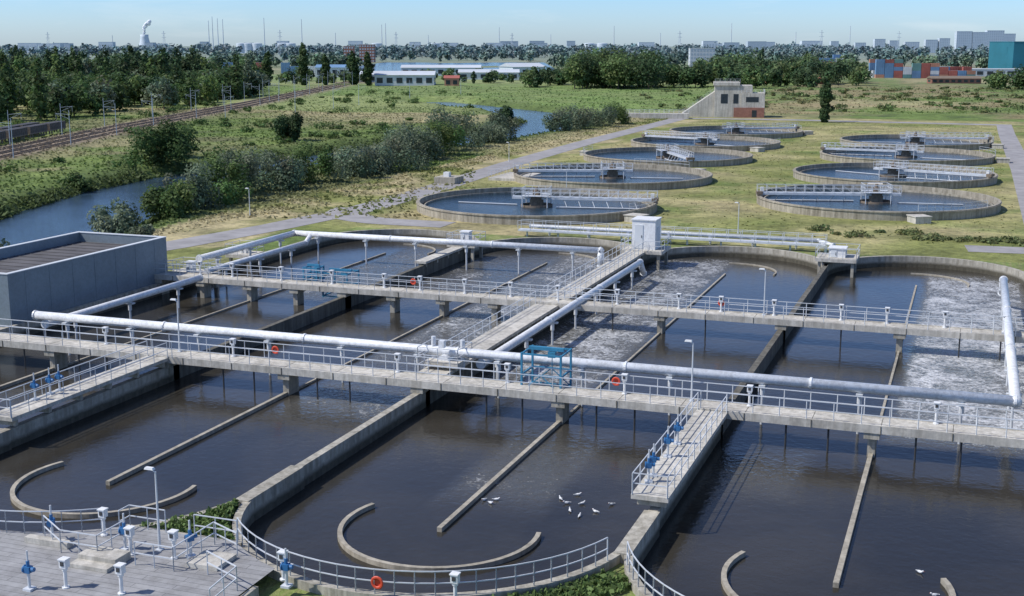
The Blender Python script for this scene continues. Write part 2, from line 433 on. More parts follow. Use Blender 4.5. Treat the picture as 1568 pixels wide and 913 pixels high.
mb=MB().box((-33.6,78.9,2.3),(2.6,2.2,.35),0,0).cyl((-34.6,79,1.8),(-34.6,79,4.0),.16,seg=10,m=1).cyl((-32.4,79,1.8),(-32.4,79,3.9),.16,seg=10,m=1).cyl((-33.6,78.3,2.4),(-33.6,79.8,2.4),.45,seg=14,m=1).box((-33.6,78.2,3.7),(.4,.4,.5),0,1)
mb.obj('valve_body',['conc_l','pipe'],e); MB().rail([(-35.2,77.6,2.4),(-32.2,77.6,2.4),(-32.2,80.2,2.4),(-35.2,80.2,2.4),(-35.2,77.6,2.4)]).obj('railing',['galv'],e)

e=empty('inspection_walkway')
MB().bb(-52,-15,145.0,146.2,1.5,1.7).obj('deck',['galv'],e)
MB().rail([(-52,145,1.7),(-15,145,1.7)]).rail([(-52,146.2,1.7),(-15,146.2,1.7)]).obj('railings',['galv'],e)
s=MB()
for x in range(-51,-14,4): s.cyl((x,145.6,.5),(x,145.6,1.5),.12,seg=6)
s.obj('legs',['galv'],e)
def kiosk(x,y,w,d,z,bw,bh,name):
    e=empty(name)
    MB().bb(x-w/2,x+w/2,y-d/2,y+d/2,z-.35,z).obj('slab',['conc_l'],e)
    MB().rail([(x-w/2,y-d/2,z),(x+w/2,y-d/2,z),(x+w/2,y+d/2,z),(x-w/2,y+d/2,z),(x-w/2,y-d/2,z)]).obj('railing',['galv'],e)
    b=MB(); b.box((x,y,z+bh/2),(bw,bw,bh),0,0).box((x,y,z+bh+.06),(bw+.2,bw+.2,.12),0,0)
    b.box((x-bw*.2,y-bw/2-.03,z+bh*.45),(bw*.35,.06,bh*.8),0,1).box((x+bw/2+.03,y,z+bh*.5),(.06,bw*.5,bh*.5),0,1)
    b.box((x-bw*.2+bw*.12,y-bw/2-.08,z+bh*.45),(.06,.06,.25),0,2)
    b.obj('cabinet',['white','whic','dark'],e)
    s=MB()
    for sx in(-1,1):
        for sy in(-1,1): s.bb(x+sx*(w/2-.4)-.15,x+sx*(w/2-.4)+.15,y+sy*(d/2-.4)-.15,y+sy*(d/2-.4)+.15,-1,z-.352)
    s.obj('legs',['conc'],e)
kiosk(-33.2,134.5,4.5,4.5,2.0,2.6,3.2,'control_kiosk')
kiosk(-12.8,136.5,4.2,4,1.9,1.7,.9,'weir_platform')
kiosk(-53.6,132,3.4,3.4,1.9,1.0,1.2,'weir_platform')
kiosk(-72.6,105.8,4.4,3.8,1.7,.7,1.0,'weir_platform')
kiosk(-74,118,3,3,1.7,.7,.8,'weir_platform')

def hoist(x,y,w,d,z,h,name='blue_hoist_frame'):
    e=empty(name,(x,y,z)); mb=MB(); a,b=w/2,d/2
    for sx in(-1,1):
        for sy in(-1,1): mb.box((sx*a,sy*b,h/2),(.13,.13,h))
    for zz in(h-.09,h*.45,.12):
        for sy in(-1,1): mb.box((0,sy*b,zz),(w-.135,.10,.11))
        for sx in(-1,1): mb.box((sx*a,0,zz),(.10,d-.135,.11))
    for sy in(-1,1):
        mb.cyl((-a,sy*b,.1),(0,sy*b,h*.45),.04,seg=5); mb.cyl((a,sy*b,.1),(0,sy*b,h*.45),.04,seg=5)
    mb.box((0,0,h+.1),(w*.9,.2,.22)); mb.box((.4,0,h-.25),(.5,.4,.4)); mb.cyl((.4,0,h-.4),(.4,0,h*.4),.03,seg=5)
    mb.obj('frame',['cyan'],e)
hoist(-25.6,77.0,2.7,2.2,1.5,2.7); hoist(-56.0,106,2.6,2.4,.4,2.4); hoist(-58.3,104.9,1.4,1.4,2,1.3)

# ------------------------------------------------------------------ small furniture
def actuator_mesh():
    mb=MB(); mb.cyl((0,0,0),(0,0,.8),.08,seg=10,m=0); mb.cyl((0,0,.0),(0,0,.06),.17,seg=10,m=0)
    mb.cyl((0,0,.8),(0,0,.92),.13,seg=10,m=0); mb.box((0,0,1.1),(.32,.30,.36),0,0); mb.box((0,0,1.3),(.38,.38,.05),0,0); mb.box((0,-.165,1.12),(.16,.03,.18),0,1); return mb
def gate_mesh():
    mb=MB(); mb.box((0,0,.05),(.4,.4,.10),0,1); mb.cyl((0,0,0),(0,0,.8),.07,seg=8,m=1); mb.box((0,0,.92),(.30,.26,.28),0,0)
    mb.cyl((.1,0,.95),(.32,0,.95),.10,seg=10,m=0); mb.cyl((-.15,0,.92),(-.2,0,.92),.18,seg=12,m=0); mb.cyl((0,0,1.05),(0,0,1.75),.045,seg=8,m=1); mb.cyl((0,0,1.06),(0,0,1.3),.08,seg=8,m=0); return mb
def shared(mbf,name,part,mats,places):
    me=None
    for p in places:
        e=empty(name,p[:3],p[3] if len(p)>3 else 0)
        if me is None: o=mbf().obj(part,mats,e); me=o.data
        else:
            o=bpy.data.objects.new(part,me); o.parent=e; col.objects.link(o)
pl=[(-34.9,40.6,1.42),(-32.3,40.9,1.42),(-34.5,44.5,1.42),(-37.1,46,1.42),(-32.4,44.8,1.42),(-26.9,44.9,1.2),(-19,45.3,1.2)]
x=-70
while x<6:
    pl.append((x,103.5,2.0)); x+=random.choice([3.6,4.4,5.4])
x=-84
while x<8:
    if abs(x+25.4)>2: pl.append((x,76.05,2.0))
    x+=random.choice([8,11,13])
shared(actuator_mesh,'control_pedestal','pedestal',['white','dark'],pl)
shared(gate_mesh,'penstock_actuator','gearbox',['blue','galv'],[(-14.5,60.3,2,.3),(-14.5,61.3,2,.2),(-14.5,64.6,2,0),(-14.5,67,2,0),(-54.6,62.0,2,0),(-54.6,63.4,2,0),(-54.6,64.3,2,0),(-36.2,39.9,1.42,0),(-35.1,44.9,1.42,0),(-31.8,45.2,1.42,1),(-26.4,44.3,1.2,0),(-38.9,44.6,1.42,2)])
def lamp_mesh(h=3.75):
    mb=MB(); mb.cyl((0,0,0),(0,0,h*.3),.08,.06,8); mb.cyl((0,0,h*.3),(0,0,h),.06,.04,8); mb.box((0,0,.03),(.3,.3,.06))
    mb.cyl((0,0,h-.03),(-.25,0,h+.10),.035,seg=6); mb.box((-.3,0,h+.12),(.48,.2,.1),0,1,.8); return mb
shared(lamp_mesh,'street_lamp','post_and_head',['galv','white'],[(-33.6,45.4,1.42),(-15.6,75.9,2),(-15.4,103.4,2),(-53.5,76,2),(-27,157,.8),(-93,150,.8),(-60,190,.8),(-88,240,.8),(12,240,.8)])
def buoy():
    mb=MB(); R,r=.23,.065; seg=18; vs=[]
    for i in range(seg):
        a=2*math.pi*i/seg
        for j in range(6):
            b=2*math.pi*j/6; q=R+r*math.cos(b); vs.append((q*math.cos(a),r*math.sin(b)*.7,q*math.sin(a)))
    fs=[(i*6+j,i*6+(j+1)%6,((i+1)%seg)*6+(j+1)%6,((i+1)%seg)*6+j) for i in range(seg) for j in range(6)]
    mb.add(vs,fs,0); mb.box((0,.08,-.05),(.3,.03,.5),0,1); return mb
shared(buoy,'lifebuoy','ring',['orange','orange'],[(-22.3,44.7,1.85),(-20.6,76.15,2.75),(-19.0,103.55,2.75),(-45.6,76.15,2.75),(-47.3,103.55,2.75)])

r=MB()
def P3(pts,z): return [(p[0],p[1],z) for p in pts]
r.rail(P3(arc(-43.8,YN,10.55,200,306,22),1.42),sp=1.3)
r.rail([(-36.6,46.5,1.42),(-36.6,47.3,1.42),(-34.6,47.3,1.42)],sp=1.0)
r.rail([(-33,47.3,1.42),(-30.7,47.3,1.42)],sp=1.1)
r.rail(P3(arc(-23.8,YN,10.1,223,341,24),1.2),sp=1.3)
r.rail(P3(arc(-3.8,YN,10.1,200,240,9),1.2),sp=1.3)
r.rail([(-39.5,44.8,1.42),(-37.6,43.6,1.42),(-35.6,43.6,1.42),(-35.6,45.6,1.42)],sp=1.0)
r.rail([(-33.6,43.6,1.42),(-31.6,43.6,1.42),(-31.6,46.8,1.42),(-29.9,46.0,1.42)],sp=1.0)
r.rail([(-30,43.8,1.42),(-27.9,42.8,1.42),(-27.7,40.5,1.42)],sp=1.2)
r.obj('platform_railing',['galv'])
k=MB(); k.bb(-36.2,-34.2,43.0,44.1,1.43,1.8); k.bb(-36.2,-34.2,42.4,42.998,1.43,1.6); k.bb(-40,-37.6,44.0,44.4,1.43,1.7); k.bb(-31.4,-29.8,44.2,45.8,1.43,1.62)
k.obj('platform_steps',['conc_l'])
MB().bb(-27.52,-27.3,30,43.5,.5,1.415).bb(-37,-30.6,47.42,47.6,.5,1.4).obj('platform_edge_kerb',['conc'])
for x in W[1:4]:
    MB().wall([(x,52.6),(x,58.3)],.8,-2,1.26).obj('wall_nose',['conc_w'])

# ------------------------------------------------------------------ blue-grey covered basin
e=empty('covered_basin_building')
x0,x1,y0,y1=-84.5,-74.1,82,104; z0,z1=.5,5.4
b=MB(); b.bb(x0,x1,y0,y0+.35,z0,z1); b.bb(x0,x1,y1-.35,y1,z0,z1); b.bb(x0,x0+.35,y0+.351,y1-.351,z0,z1); b.bb(x1-.35,x1,y0+.351,y1-.351,z0,z1)
b.obj('walls',['bluegrey'],e)
MB().bb(x0+.36,x1-.36,y0+.36,y1-.36,4.3,4.5).obj('roof',['roofdark'],e)
k=MB(); y=y0+1.5
while y<y1-.8: k.bb(x0+.5,x1-.5,y,y+.06,4.502,4.56); y+=1.5
k.obj('roof_battens',['roofdark'],e)
c=MB(); c.bb(x0-.05,x1+.05,y0-.05,y0+.40,z1+.002,z1+.07); c.bb(x0-.05,x1+.05,y1-.40,y1+.05,z1+.002,z1+.07); c.bb(x0-.05,x0+.40,y0+.401,y1-.401,z1+.002,z1+.07); c.bb(x1-.40,x1+.05,y0+.401,y1-.401,z1+.002,z1+.07)
y=y0+2
while y<y1: c.bb(x1+.002,x1+.02,y,y+.03,z0+.3,z1,1); y+=3
c.obj('coping_and_seams',['whic','bluegrey'],e)
MB().bb(x0-.3,x1+.25,y0-.3,y1+.3,-1,.9).obj('plinth',['conc'],e)

# ------------------------------------------------------------------ clarifiers
def clar_meshes():
    w=MB(); w.lathe([(17.25,-1.2),(17.25,1.25),(16.85,1.25),(16.85,-.4)],72,(0,0,0),0); w.lathe([(16.2,-.2),(16.2,.64),(16.05,.64),(16.05,-.4)],72,(0,0,0),0)
    w.lathe([(17.36,1.05),(17.36,1.15),(17.26,1.15)],72,(0,0,0),0)
    wa=MB(); wa.add([(16.84*math.cos(2*math.pi*i/72),16.84*math.sin(2*math.pi*i/72),.36) for i in range(72)],[tuple(range(72))],0)
    c=MB(); c.lathe([(2.3,-.4),(2.3,.65),(2.2,.65),(2.2,-.4)],24,(0,0,0),0)
    c.lathe([(1.0,-.4),(1.0,1.7),(1.2,1.75),(1.2,1.85),(0.01,1.85)],12,(0,0,0),0); c.box((0,0,2.3),(.9,.8,.6),0,1); c.cyl((0,0,2.6),(0,0,3.1),.25,seg=10,m=1)
    g=MB(); g.bb(-3.5,17.3,-.5,.5,1.7,1.78)
    for sy in(-.55,.55):
        g.rail([(-3.5,sy,1.78),(17.3,sy,1.78)],1.1,1.4,.035)
        x=-3.5
        while x<16: g.cyl((x,sy,1.78),(x+1.4,sy,2.88),.025,seg=4); x+=1.4
        g.bb(-3.5,17.3,sy-.04,sy+.04,1.42,1.69)
    g.rail([(-1.9,-1.9,2.0),(1.9,-1.9,2.0),(1.9,1.9,2.0),(-1.9,1.9,2.0),(-1.9,-1.9,2.0)],1.1,.95,.035)
    g.bb(-1.9,1.9,-1.9,-.6,1.92,2.0); g.bb(-1.9,1.9,.6,1.9,1.92,2.0)
    for sx in(-1.8,1.8):
        for sy in(-1.8,1.8): g.cyl((sx,sy,.3),(sx,sy,1.95),.08,seg=6); 
    for k in range(6): g.cyl((4+2*k,-.3,1.5),(4.6+2*k,-1.2,.3),.05,seg=5)
    g.cyl((3,-1.3,.45),(16,-1.3,.45),.09,seg=6); g.cyl((-3,.8,.45),(-12,2.2,.45),.08,seg=6)
    t=MB(); t.box((17.0,0,1.68),(.9,1.5,.45),0,0); t.box((16.6,0,2.2),(.5,.45,.6),0,1)
    for s_ in(-.6,.6): t.cyl((17.03,s_-.1,1.41),(17.03,s_+.1,1.41),.16,seg=12,m=0)
    q=MB(); q.rail([(17.3*math.cos(math.radians(a)),17.3*math.sin(math.radians(a)),1.25) for a in range(-8,34,4)],1.0,1.3,.03); q.box((18.6,-3,.1),(2.4,2.2,1.5),0,1); q.box((18.6,-3,.9),(2.6,2.4,.12),0,1)
    return w,wa,c,g,t,q
parts=clar_meshes(); spec=[('ring_wall',['conc_r']),('water_surface',['cwater']),('centre_column',['rust','rust']),('scraper_bridge',['galv']),('drive_unit',['rust','white']),('rim_rail_and_outlet',['galv','conc_l'])]
data=[None]*6
CL=[(-58.6,171.4,10),(-59,213.5,200),(-59,255.5,-62),(-59,294,160),(-59,334,30),(-13,192.5,-165),(-13,232.5,-20),(-13,273.5,175),(-13,314,15)]
for cx,cy,a in CL:
    e=empty('circular_clarifier',(cx,cy,.8))
    for i,(mb,(nm_,mt)) in enumerate(zip(parts,spec)):
        if data[i] is None: o=mb.obj(nm_,mt,e); data[i]=o.data
        else:
            o=bpy.data.objects.new(nm_,data[i]); o.parent=e; col.objects.link(o)
        if i in(3,4): o.rotation_euler=(0,0,math.radians(a))
        if i==5: o.rotation_euler=(0,0,math.radians(a*2.3-40))
e=empty('sampling_station'); MB().bb(-79,-73,205,216,.75,1.25).obj('slab',['conc_l'],e); MB().bb(-85.8,-82,197,201,.75,1.9).box((-84,198.5,2.3),(1,1,.8),0,1).obj('chamber',['conc','white'],e); MB().rail([(-79,205,1.25),(-79,216,1.25)]).obj('rail',['galv'],e)

# ------------------------------------------------------------------ pump house
bx,by=-78,417
e=empty('concrete_pump_house',(bx,by,.8),math.radians(12))
b=MB()
b.bb(-3,9,-5,5,0,10.2,0); b.bb(-3.4,5,-5.4,5.4,10.202,11.2,0); b.bb(5.5,13,-5.5,4,0,7.8,0)
b.add([(-14,-4,0),(-3.01,-4,0),(-3.01,-4,8.2),(-14,-4,.6),(-14,4,0),(-3.01,4,0),(-3.01,4,8.2),(-14,4,.6)],[(0,1,2,3),(7,6,5,4),(3,2,6,7),(0,3,7,4)],0)
b.bb(3.2,12.9,-5.9,-5.51,0,3.2,1)
b.obj('walls_and_ramp',['conc_l','brick'],e)
w=MB(); w.bb(-1,1.2,-5.05,-5.001,4.5,7.5); w.bb(3,4.6,-5.05,-5.001,4.5,7.5); w.bb(7,11,-5.55,-5.502,5,6.6); w.bb(9,10.5,-5.95,-5.902,.2,2.4); w.bb(13.002,13.05,-3,2,4.5,6.5)
w.obj('windows_and_door',['glass'],e)
MB().rail([(-3,-5,11.2),(5,-5,11.2)]).rail([(-14,-4,.7),(-3,-4,8.3)]).rail([(5.5,-5.5,7.8),(13,-5.5,7.8),(13,4,7.8)]).obj('roof_rails',['galv'],e)
e=empty('covered_channel',(-96,400,.8),.2); MB().bb(-12,10,-2,2,0,1.6).obj('channel',['conc_l'],e); MB().rail([(-12,-2,1.6),(10,-2,1.6)]).rail([(-12,2,1.6),(10,2,1.6)]).obj('rail',['galv'],e)

# ------------------------------------------------------------------ foliage
class Fol:
    def __init__(s): s.P=[];s.N=[];s.S=[];s.C=[];s.tv=[];s.tf=[]
    def crown(s,pos,kind,h,w,n,leaf,c):
        x,y,z=pos
        if kind=='poplar':
            m=18; zc=np.linspace(.06,.95,m)*h; prof=np.sin(np.clip((zc/h)*.93+.09,0,1)*math.pi)**.55
            ctr=np.stack([rng.normal(0,w*.07,m),rng.normal(0,w*.07,m),zc],1); rad=np.stack([w*.42*prof*rng.uniform(.75,1.2,m)]*2+[np.full(m,h*.065)],1)
        elif kind=='bush':
            m=14; a=rng.uniform(0,6.28,m); q=np.sqrt(rng.uniform(0,1,m))*w*.38
            ctr=np.stack([q*np.cos(a),q*np.sin(a),h*rng.uniform(.15,.82,m)*(1-.3*(q/(w*.38))**2)],1); rr=w*rng.uniform(.09,.21,m); rad=np.stack([rr,rr,np.minimum(rr*1.2,h*.3)],1)
        else:
            m=20; u=rng.normal(size=(m,3)); u/=np.linalg.norm(u,axis=1)[:,None]; q=rng.uniform(.3,1,m)[:,None]
            ctr=u*q*np.array([w*.36,w*.36,h*.37])+np.array([0,0,h*.46]); rr=w*rng.uniform(.12,.24,m); rad=np.stack([rr,rr,rr*.85],1)
        vol=rad[:,0]*rad[:,2]; ids=rng.choice(m,n,p=vol/vol.sum())
        u=rng.normal(size=(n,3)); u/=np.linalg.norm(u,axis=1)[:,None]
        p=ctr[ids]+u*rad[ids]*rng.uniform(.62,1.2,n)[:,None]; p[:,2]=np.maximum(p[:,2],.1)
        s.P.append(p+np.array([x,y,z])); nn=u+rng.normal(0,.5,(n,3))+np.array([0,0,.45]); s.N.append(nn/np.linalg.norm(nn,axis=1)[:,None])
        s.S.append(leaf*rng.uniform(.6,1.3,n)); sh=rng.uniform(.72,1.35,m)[ids]*rng.uniform(.75,1.3,n)
        hue=rng.normal(0,.10,m)[ids]
        cc=np.array(c)[None,:]*sh[:,None]; cc[:,0]*=1+hue; s.C.append(cc)
        r=max(.12,h*.018); top=h*(.55 if kind!='poplar' else .85)
        s.limb((x,y,z-.3),(x,y,z+top),r,r*.35)
        for k in range(3):
            a=rng.uniform(0,6.28); zz=top*rng.uniform(.4,.8); s.limb((x,y,z+zz),(x+w*.28*math.cos(a),y+w*.28*math.sin(a),z+zz+h*.2),r*.5,r*.15)
    def limb(s,a,b,r0,r1):
        a=Vector(a);b=Vector(b);d=(b-a).normalized();u=d.orthogonal().normalized();w=d.cross(u);o=len(s.tv)
        for p,r in((a,r0),(b,r1)):
            for i in range(5): t=2*math.pi*i/5; s.tv.append(tuple(p+u*r*math.cos(t)+w*r*math.sin(t)))
        for i in range(5): s.tf.append((o+i,o+(i+1)%5,o+5+(i+1)%5,o+5+i))
    def blades(s,P,S,C):
        n=len(P); a=rng.uniform(0,6.28,n); nn=np.stack([np.cos(a),np.sin(a),rng.uniform(.3,1.6,n)],1)
        s.P.append(P); s.N.append(nn/np.linalg.norm(nn,axis=1)[:,None]); s.S.append(S); s.C.append(C)
    def obj(s,name,mt='leaf'):
        P=np.concatenate(s.P);Nn=np.concatenate(s.N);Sz=np.concatenate(s.S)[:,None];Cc=np.concatenate(s.C);n=len(P)
        rv=rng.normal(size=(n,3)); t=np.cross(Nn,rv); t/=np.linalg.norm(t,axis=1)[:,None]; b=np.cross(Nn,t)
        V=np.stack([P+t*Sz,P+b*Sz*.62+t*Sz*.15,P-t*Sz,P-b*Sz*.62+t*Sz*.1],1).reshape(-1,3)
        Fq=np.arange(4*n).reshape(-1,4); col_=np.repeat(np.concatenate([Cc,np.ones((n,1))],1),4,axis=0)
        k=len(s.tv)
        if k:
            Fq=np.concatenate([Fq,np.array(s.tf)+4*n]); V=np.concatenate([V,np.array(s.tv)]); col_=np.concatenate([col_,np.tile([.1,.08,.05,1],(k,1))])
        me=bpy.data.meshes.new(name); me.vertices.add(len(V)); me.vertices.foreach_set('co',V.astype(np.float32).ravel())
        me.loops.add(Fq.size); me.loops.foreach_set('vertex_index',Fq.astype(np.int32).ravel())
        me.polygons.add(len(Fq)); me.polygons.foreach_set('loop_start',np.arange(0,Fq.size,4,dtype=np.int32))
        me.materials.append(M[mt]); me.materials.append(M['bark'])
        mi=np.zeros(len(Fq),dtype=np.int32); mi[n:]=1; me.polygons.foreach_set('material_index',mi)
        me.update(calc_edges=True)
        ca=me.color_attributes.new('Col','FLOAT_COLOR','POINT'); ca.data.foreach_set('color',np.clip(col_,0,1).astype(np.float32).ravel())
        o=bpy.data.objects.new(name,me); col.objects.link(o); return o
GR=(.080,.130,.042); DG=(.054,.090,.036); WIL=(.150,.190,.12); LG=(.125,.185,.06)
def hz(c,D): return lerp3(c,(.175,.24,.255),.93*sstep(350,2600,D))  # mixes bluish atmospheric haze into leaf colours of far trees
def one(name,x,y,kind,h,w,n,leaf,c):
    f=Fol(); f.crown((x,y,ground_z(x,y)),kind,h,w,n,leaf,c); return f.obj(name)
for x,y,h,w in [(-106,140,5.5,8),(-103.5,147,5,7),(-105,155,5.5,8),(-106,163,5,8),(-107,172,5.5,9),(-106,181,7,9),(-105,190,6.5,9),(-104,200,6.5,10),(-105,209,6,9),(-104,218,7,10),(-106,228,6.5,10),(-107,238,7.5,10),(-107,249,7,10),(-109,260,8,11),(-109,272,8,11),(-108,285,6,9),(-110,296,6,9),(-106,330,6,9),(-105,341,6.5,11),(-104,353,6.5,11),(-103,366,6,10),(-94,128,2,3)]:
    one('willow_shrub',x+random.uniform(-2,2),y,'bush',h*random.uniform(.85,1.45),w*random.uniform(.95,1.25),3400,.26,lerp3(GR,LG,.5) if random.random()<.4 else WIL)
one('willow_shrub',-116,124,'bush',6.5,9,3200,.26,WIL); one('willow_shrub',-110,112,'bush',5,7,2200,.26,WIL)
one('round_shrub',-156,271,'bush',7.6,8.2,4200,.32,DG); one('hawthorn_shrub',-152,212,'bush',8,15,5200,.34,GR); one('hawthorn_shrub',-158,224,'bush',6,10,2600,.36,GR)
one('round_shrub',-139,374,'bush',5.5,6.5,1500,.42,DG); one('cypress_tree',-43,396,'poplar',13.2,4.2,3000,.42,DG)
one('hawthorn_shrub',-146,180,'bush',2.5,6,900,.3,GR)
for t,h,w in [(-.191,19,6),(-.163,24,6.5),(-.1455,17,5.5),(-.124,19,7.5),(-.112,19,6)]:
    x,y=polar(735,t); one('lombardy_poplar',x,y,'poplar',h,w,2600,.7,lerp3(DG,GR,.4))
f=Fol()
for i in range(380):
    t=rng.uniform(-.47,-.195); D=rng.uniform(0,1)**.75*230+ (375+ (t+.40)*650)
    x,y=polar(D,t)
    if dpoly(TRK,x,y)<14: continue
    k='poplar' if rng.uniform()<.08 else 'broad'; h=rng.uniform(9,15) if k=='broad' else rng.uniform(17,23)
    c=lerp3(GR,DG,rng.uniform()) if rng.uniform()<.75 else (LG if rng.uniform()<.6 else WIL)
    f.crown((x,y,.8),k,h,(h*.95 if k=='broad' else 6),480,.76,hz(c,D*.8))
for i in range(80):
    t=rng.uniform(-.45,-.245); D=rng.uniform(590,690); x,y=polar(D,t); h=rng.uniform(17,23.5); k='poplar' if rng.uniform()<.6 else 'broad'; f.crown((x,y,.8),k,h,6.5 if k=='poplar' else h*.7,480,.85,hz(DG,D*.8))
f.obj('woodland')
f=Fol()
for i in range(190):
    t=rng.uniform(-.42,-.02); D=rng.uniform(235,620); x,y=polar(D,t)
    if dpoly(RIV,x,y)<15 or dpoly(TRK,x,y)<8 or x>-112 : continue
    h=rng.uniform(.7,2.6); f.crown((x,y,ground_z(x,y)),'bush',h,h*rng.uniform(2,4),130,.38,lerp3(GR,LG,rng.uniform()))
for i in range(150):
    t=rng.uniform(.10,.42); D=rng.uniform(440,690); x,y=polar(D,t); h=rng.uniform(.7,2.0); f.crown((x,y,.8),'bush',h,h*rng.uniform(2,5),90,.5,lerp3(LG,OLV,rng.uniform()))
for i in range(40):
    x=rng.uniform(-18,25); y=rng.uniform(158,166); h=rng.uniform(.3,.8); f.crown((x,y,.8),'bush',h,h*5,160,.2,lerp3(LG,OLV,.6))
f.obj('scrub')
f=Fol()
def belt(t0,t1,D0,D1,n,h0,h1,cards,leaf,pop=.08):
    for i in range(n):
        t=rng.uniform(t0,t1); D=rng.uniform(D0,D1); x,y=polar(D,t); k='poplar' if rng.uniform()<pop else 'broad'; h=rng.uniform(h0,h1)
        c=lerp3(GR,DG,rng.uniform()) if rng.uniform()<.6 else LG
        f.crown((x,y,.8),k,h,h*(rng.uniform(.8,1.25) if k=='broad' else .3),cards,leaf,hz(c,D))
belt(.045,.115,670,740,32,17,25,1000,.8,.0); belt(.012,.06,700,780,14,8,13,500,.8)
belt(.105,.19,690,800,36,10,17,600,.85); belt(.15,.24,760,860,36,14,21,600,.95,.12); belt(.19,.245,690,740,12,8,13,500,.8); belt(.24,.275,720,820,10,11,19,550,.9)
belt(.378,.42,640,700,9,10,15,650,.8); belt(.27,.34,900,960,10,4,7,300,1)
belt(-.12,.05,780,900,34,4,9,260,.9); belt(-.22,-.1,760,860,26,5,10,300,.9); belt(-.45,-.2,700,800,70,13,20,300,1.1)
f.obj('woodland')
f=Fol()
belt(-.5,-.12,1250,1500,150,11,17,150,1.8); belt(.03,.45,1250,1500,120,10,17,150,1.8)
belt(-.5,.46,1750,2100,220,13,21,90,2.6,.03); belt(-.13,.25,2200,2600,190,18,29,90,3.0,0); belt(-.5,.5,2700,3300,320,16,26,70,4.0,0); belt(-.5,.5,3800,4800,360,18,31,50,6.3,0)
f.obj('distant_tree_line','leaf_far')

f=Fol()
def scatter(n,fx,smin,smax):
    P=[];Sz=[];Cc=[]
    for _ in range(n):
        x,y=fx(); d=dpoly(RIV,x,y)
        if d<10: continue
        if -76<x<9 and any((x-a)**2+(y-b_)**2<18**2 for a,b_,_c in CL): continue
        s=random.uniform(smin,smax); P.append((x,y,ground_z(x,y)+s*.2)); Sz.append(s)
        c=ground_col(x,y); k=random.uniform(.7,1.3); Cc.append((c[0]*k,c[1]*k*1.03,c[2]*k))
    f.blades(np.array(P),np.array(Sz),np.array(Cc))
def r1_():
    y=random.uniform(110,420); return random.uniform(-118,-91.5) if y>150 else random.uniform(-112,-93),y
def r2_():
    D=random.uniform(170,480); t=random.uniform(-.42,-.03); return polar(D,t)
def r3_():
    D=random.uniform(430,720); t=random.uniform(-.2,.42); return polar(D,t)
scatter(15000,r1_,.12,.40); scatter(20000,r2_,.2,.55); scatter(9000,r3_,.3,.7)
scatter(9000,lambda:(random.uniform(-80,6),random.uniform(156.5,395)),.08,.24)
# reeds along both river edges
P=[];Cc=[];Sz=[]
for _ in range(9000):
    i=random.randrange(2,len(RIV)-3); a=Vector(RIV[i]);b_=Vector(RIV[i+1]);d=(b_-a).normalized();q=Vector((-d.y,d.x))
    p=a.lerp(b_,random.random())+q*random.choice([-1,1])*random.uniform(11.2,14.0)
    P.append((p.x,p.y,ground_z(p.x,p.y)+random.uniform(.2,1.1))); Sz.append(random.uniform(.2,.5)); k=random.uniform(.6,1.3); Cc.append((.11*k,.15*k,.055*k))
f.blades(np.array(P),np.array(Sz),np.array(Cc))
f.obj('rough_grass_and_reeds')
f=Fol()
P=[];
for _ in range(2600):
    y=random.uniform(47.7,53.8); hw=10-math.sqrt(max(0,100-(55-y)**2))-.35
    if hw<=0.05: continue
    P.append((-33.8+random.uniform(-hw,hw),y,.85+random.uniform(0,.6)))
for _ in range(2200):
    a=math.radians(random.uniform(285,338)); q=random.uniform(10.3,12.2); P.append((-23.8+q*math.cos(a),55+q*math.sin(a),.85+random.uniform(0,.25)))
P=np.array(P); n=len(P); f.blades(P,rng.uniform(.06,.2,n),np.array(LG)[None,:]*rng.uniform(.6,1.5,(n,1)))
f.obj('weeds')

# ------------------------------------------------------------------ gulls
def gull():
    mb=MB()
    rings=[(-.26,.015,.10),(-.14,.06,.09),(0,.10,.09),(.10,.085,.11),(.17,.05,.15),(.20,.055,.20),(.25,.045,.22),(.29,.012,.215)]
    rings=[(a*.7,b*.7,c*.7) for a,b,c in rings]
    for a,b in zip(rings[:-1],rings[1:]): mb.cyl((a[0],0,a[2]),(b[0],0,b[2]),a[1],b[1],8,0)
    mb.cyl((.2,0,.15),(.24,0,.143),.009,.003,5,1)
    for s_ in(-1,1): mb.add([(.056,s_*.063,.098),(-.084,s_*.07,.112),(-.224,s_*.02,.084),(-.035,s_*.084,.05)],[(0,1,2,3)],2)
    mb.add([(-.17,.02,.077),(-.17,-.02,.077),(-.25,-.035,.077),(-.25,.035,.077)],[(0,1,2,3)],0); return mb
gl=[]
for px in [(-23.4,59.9),(-22.8,60.2),(-22.9,59.6),(-19.6,61.5),(-19.1,61.0),(-18.3,61.2),(-18.6,60.0),(-17.9,59.4),(-16.8,61.6),(-18.9,62.4),(-17.3,60.3),(-1.0,58.0),(-.3,55.6)]:
    gl.append((px[0],px[1],0,random.uniform(0,6)))
shared(gull,'seagull','body',['white','orange','whic'],gl)

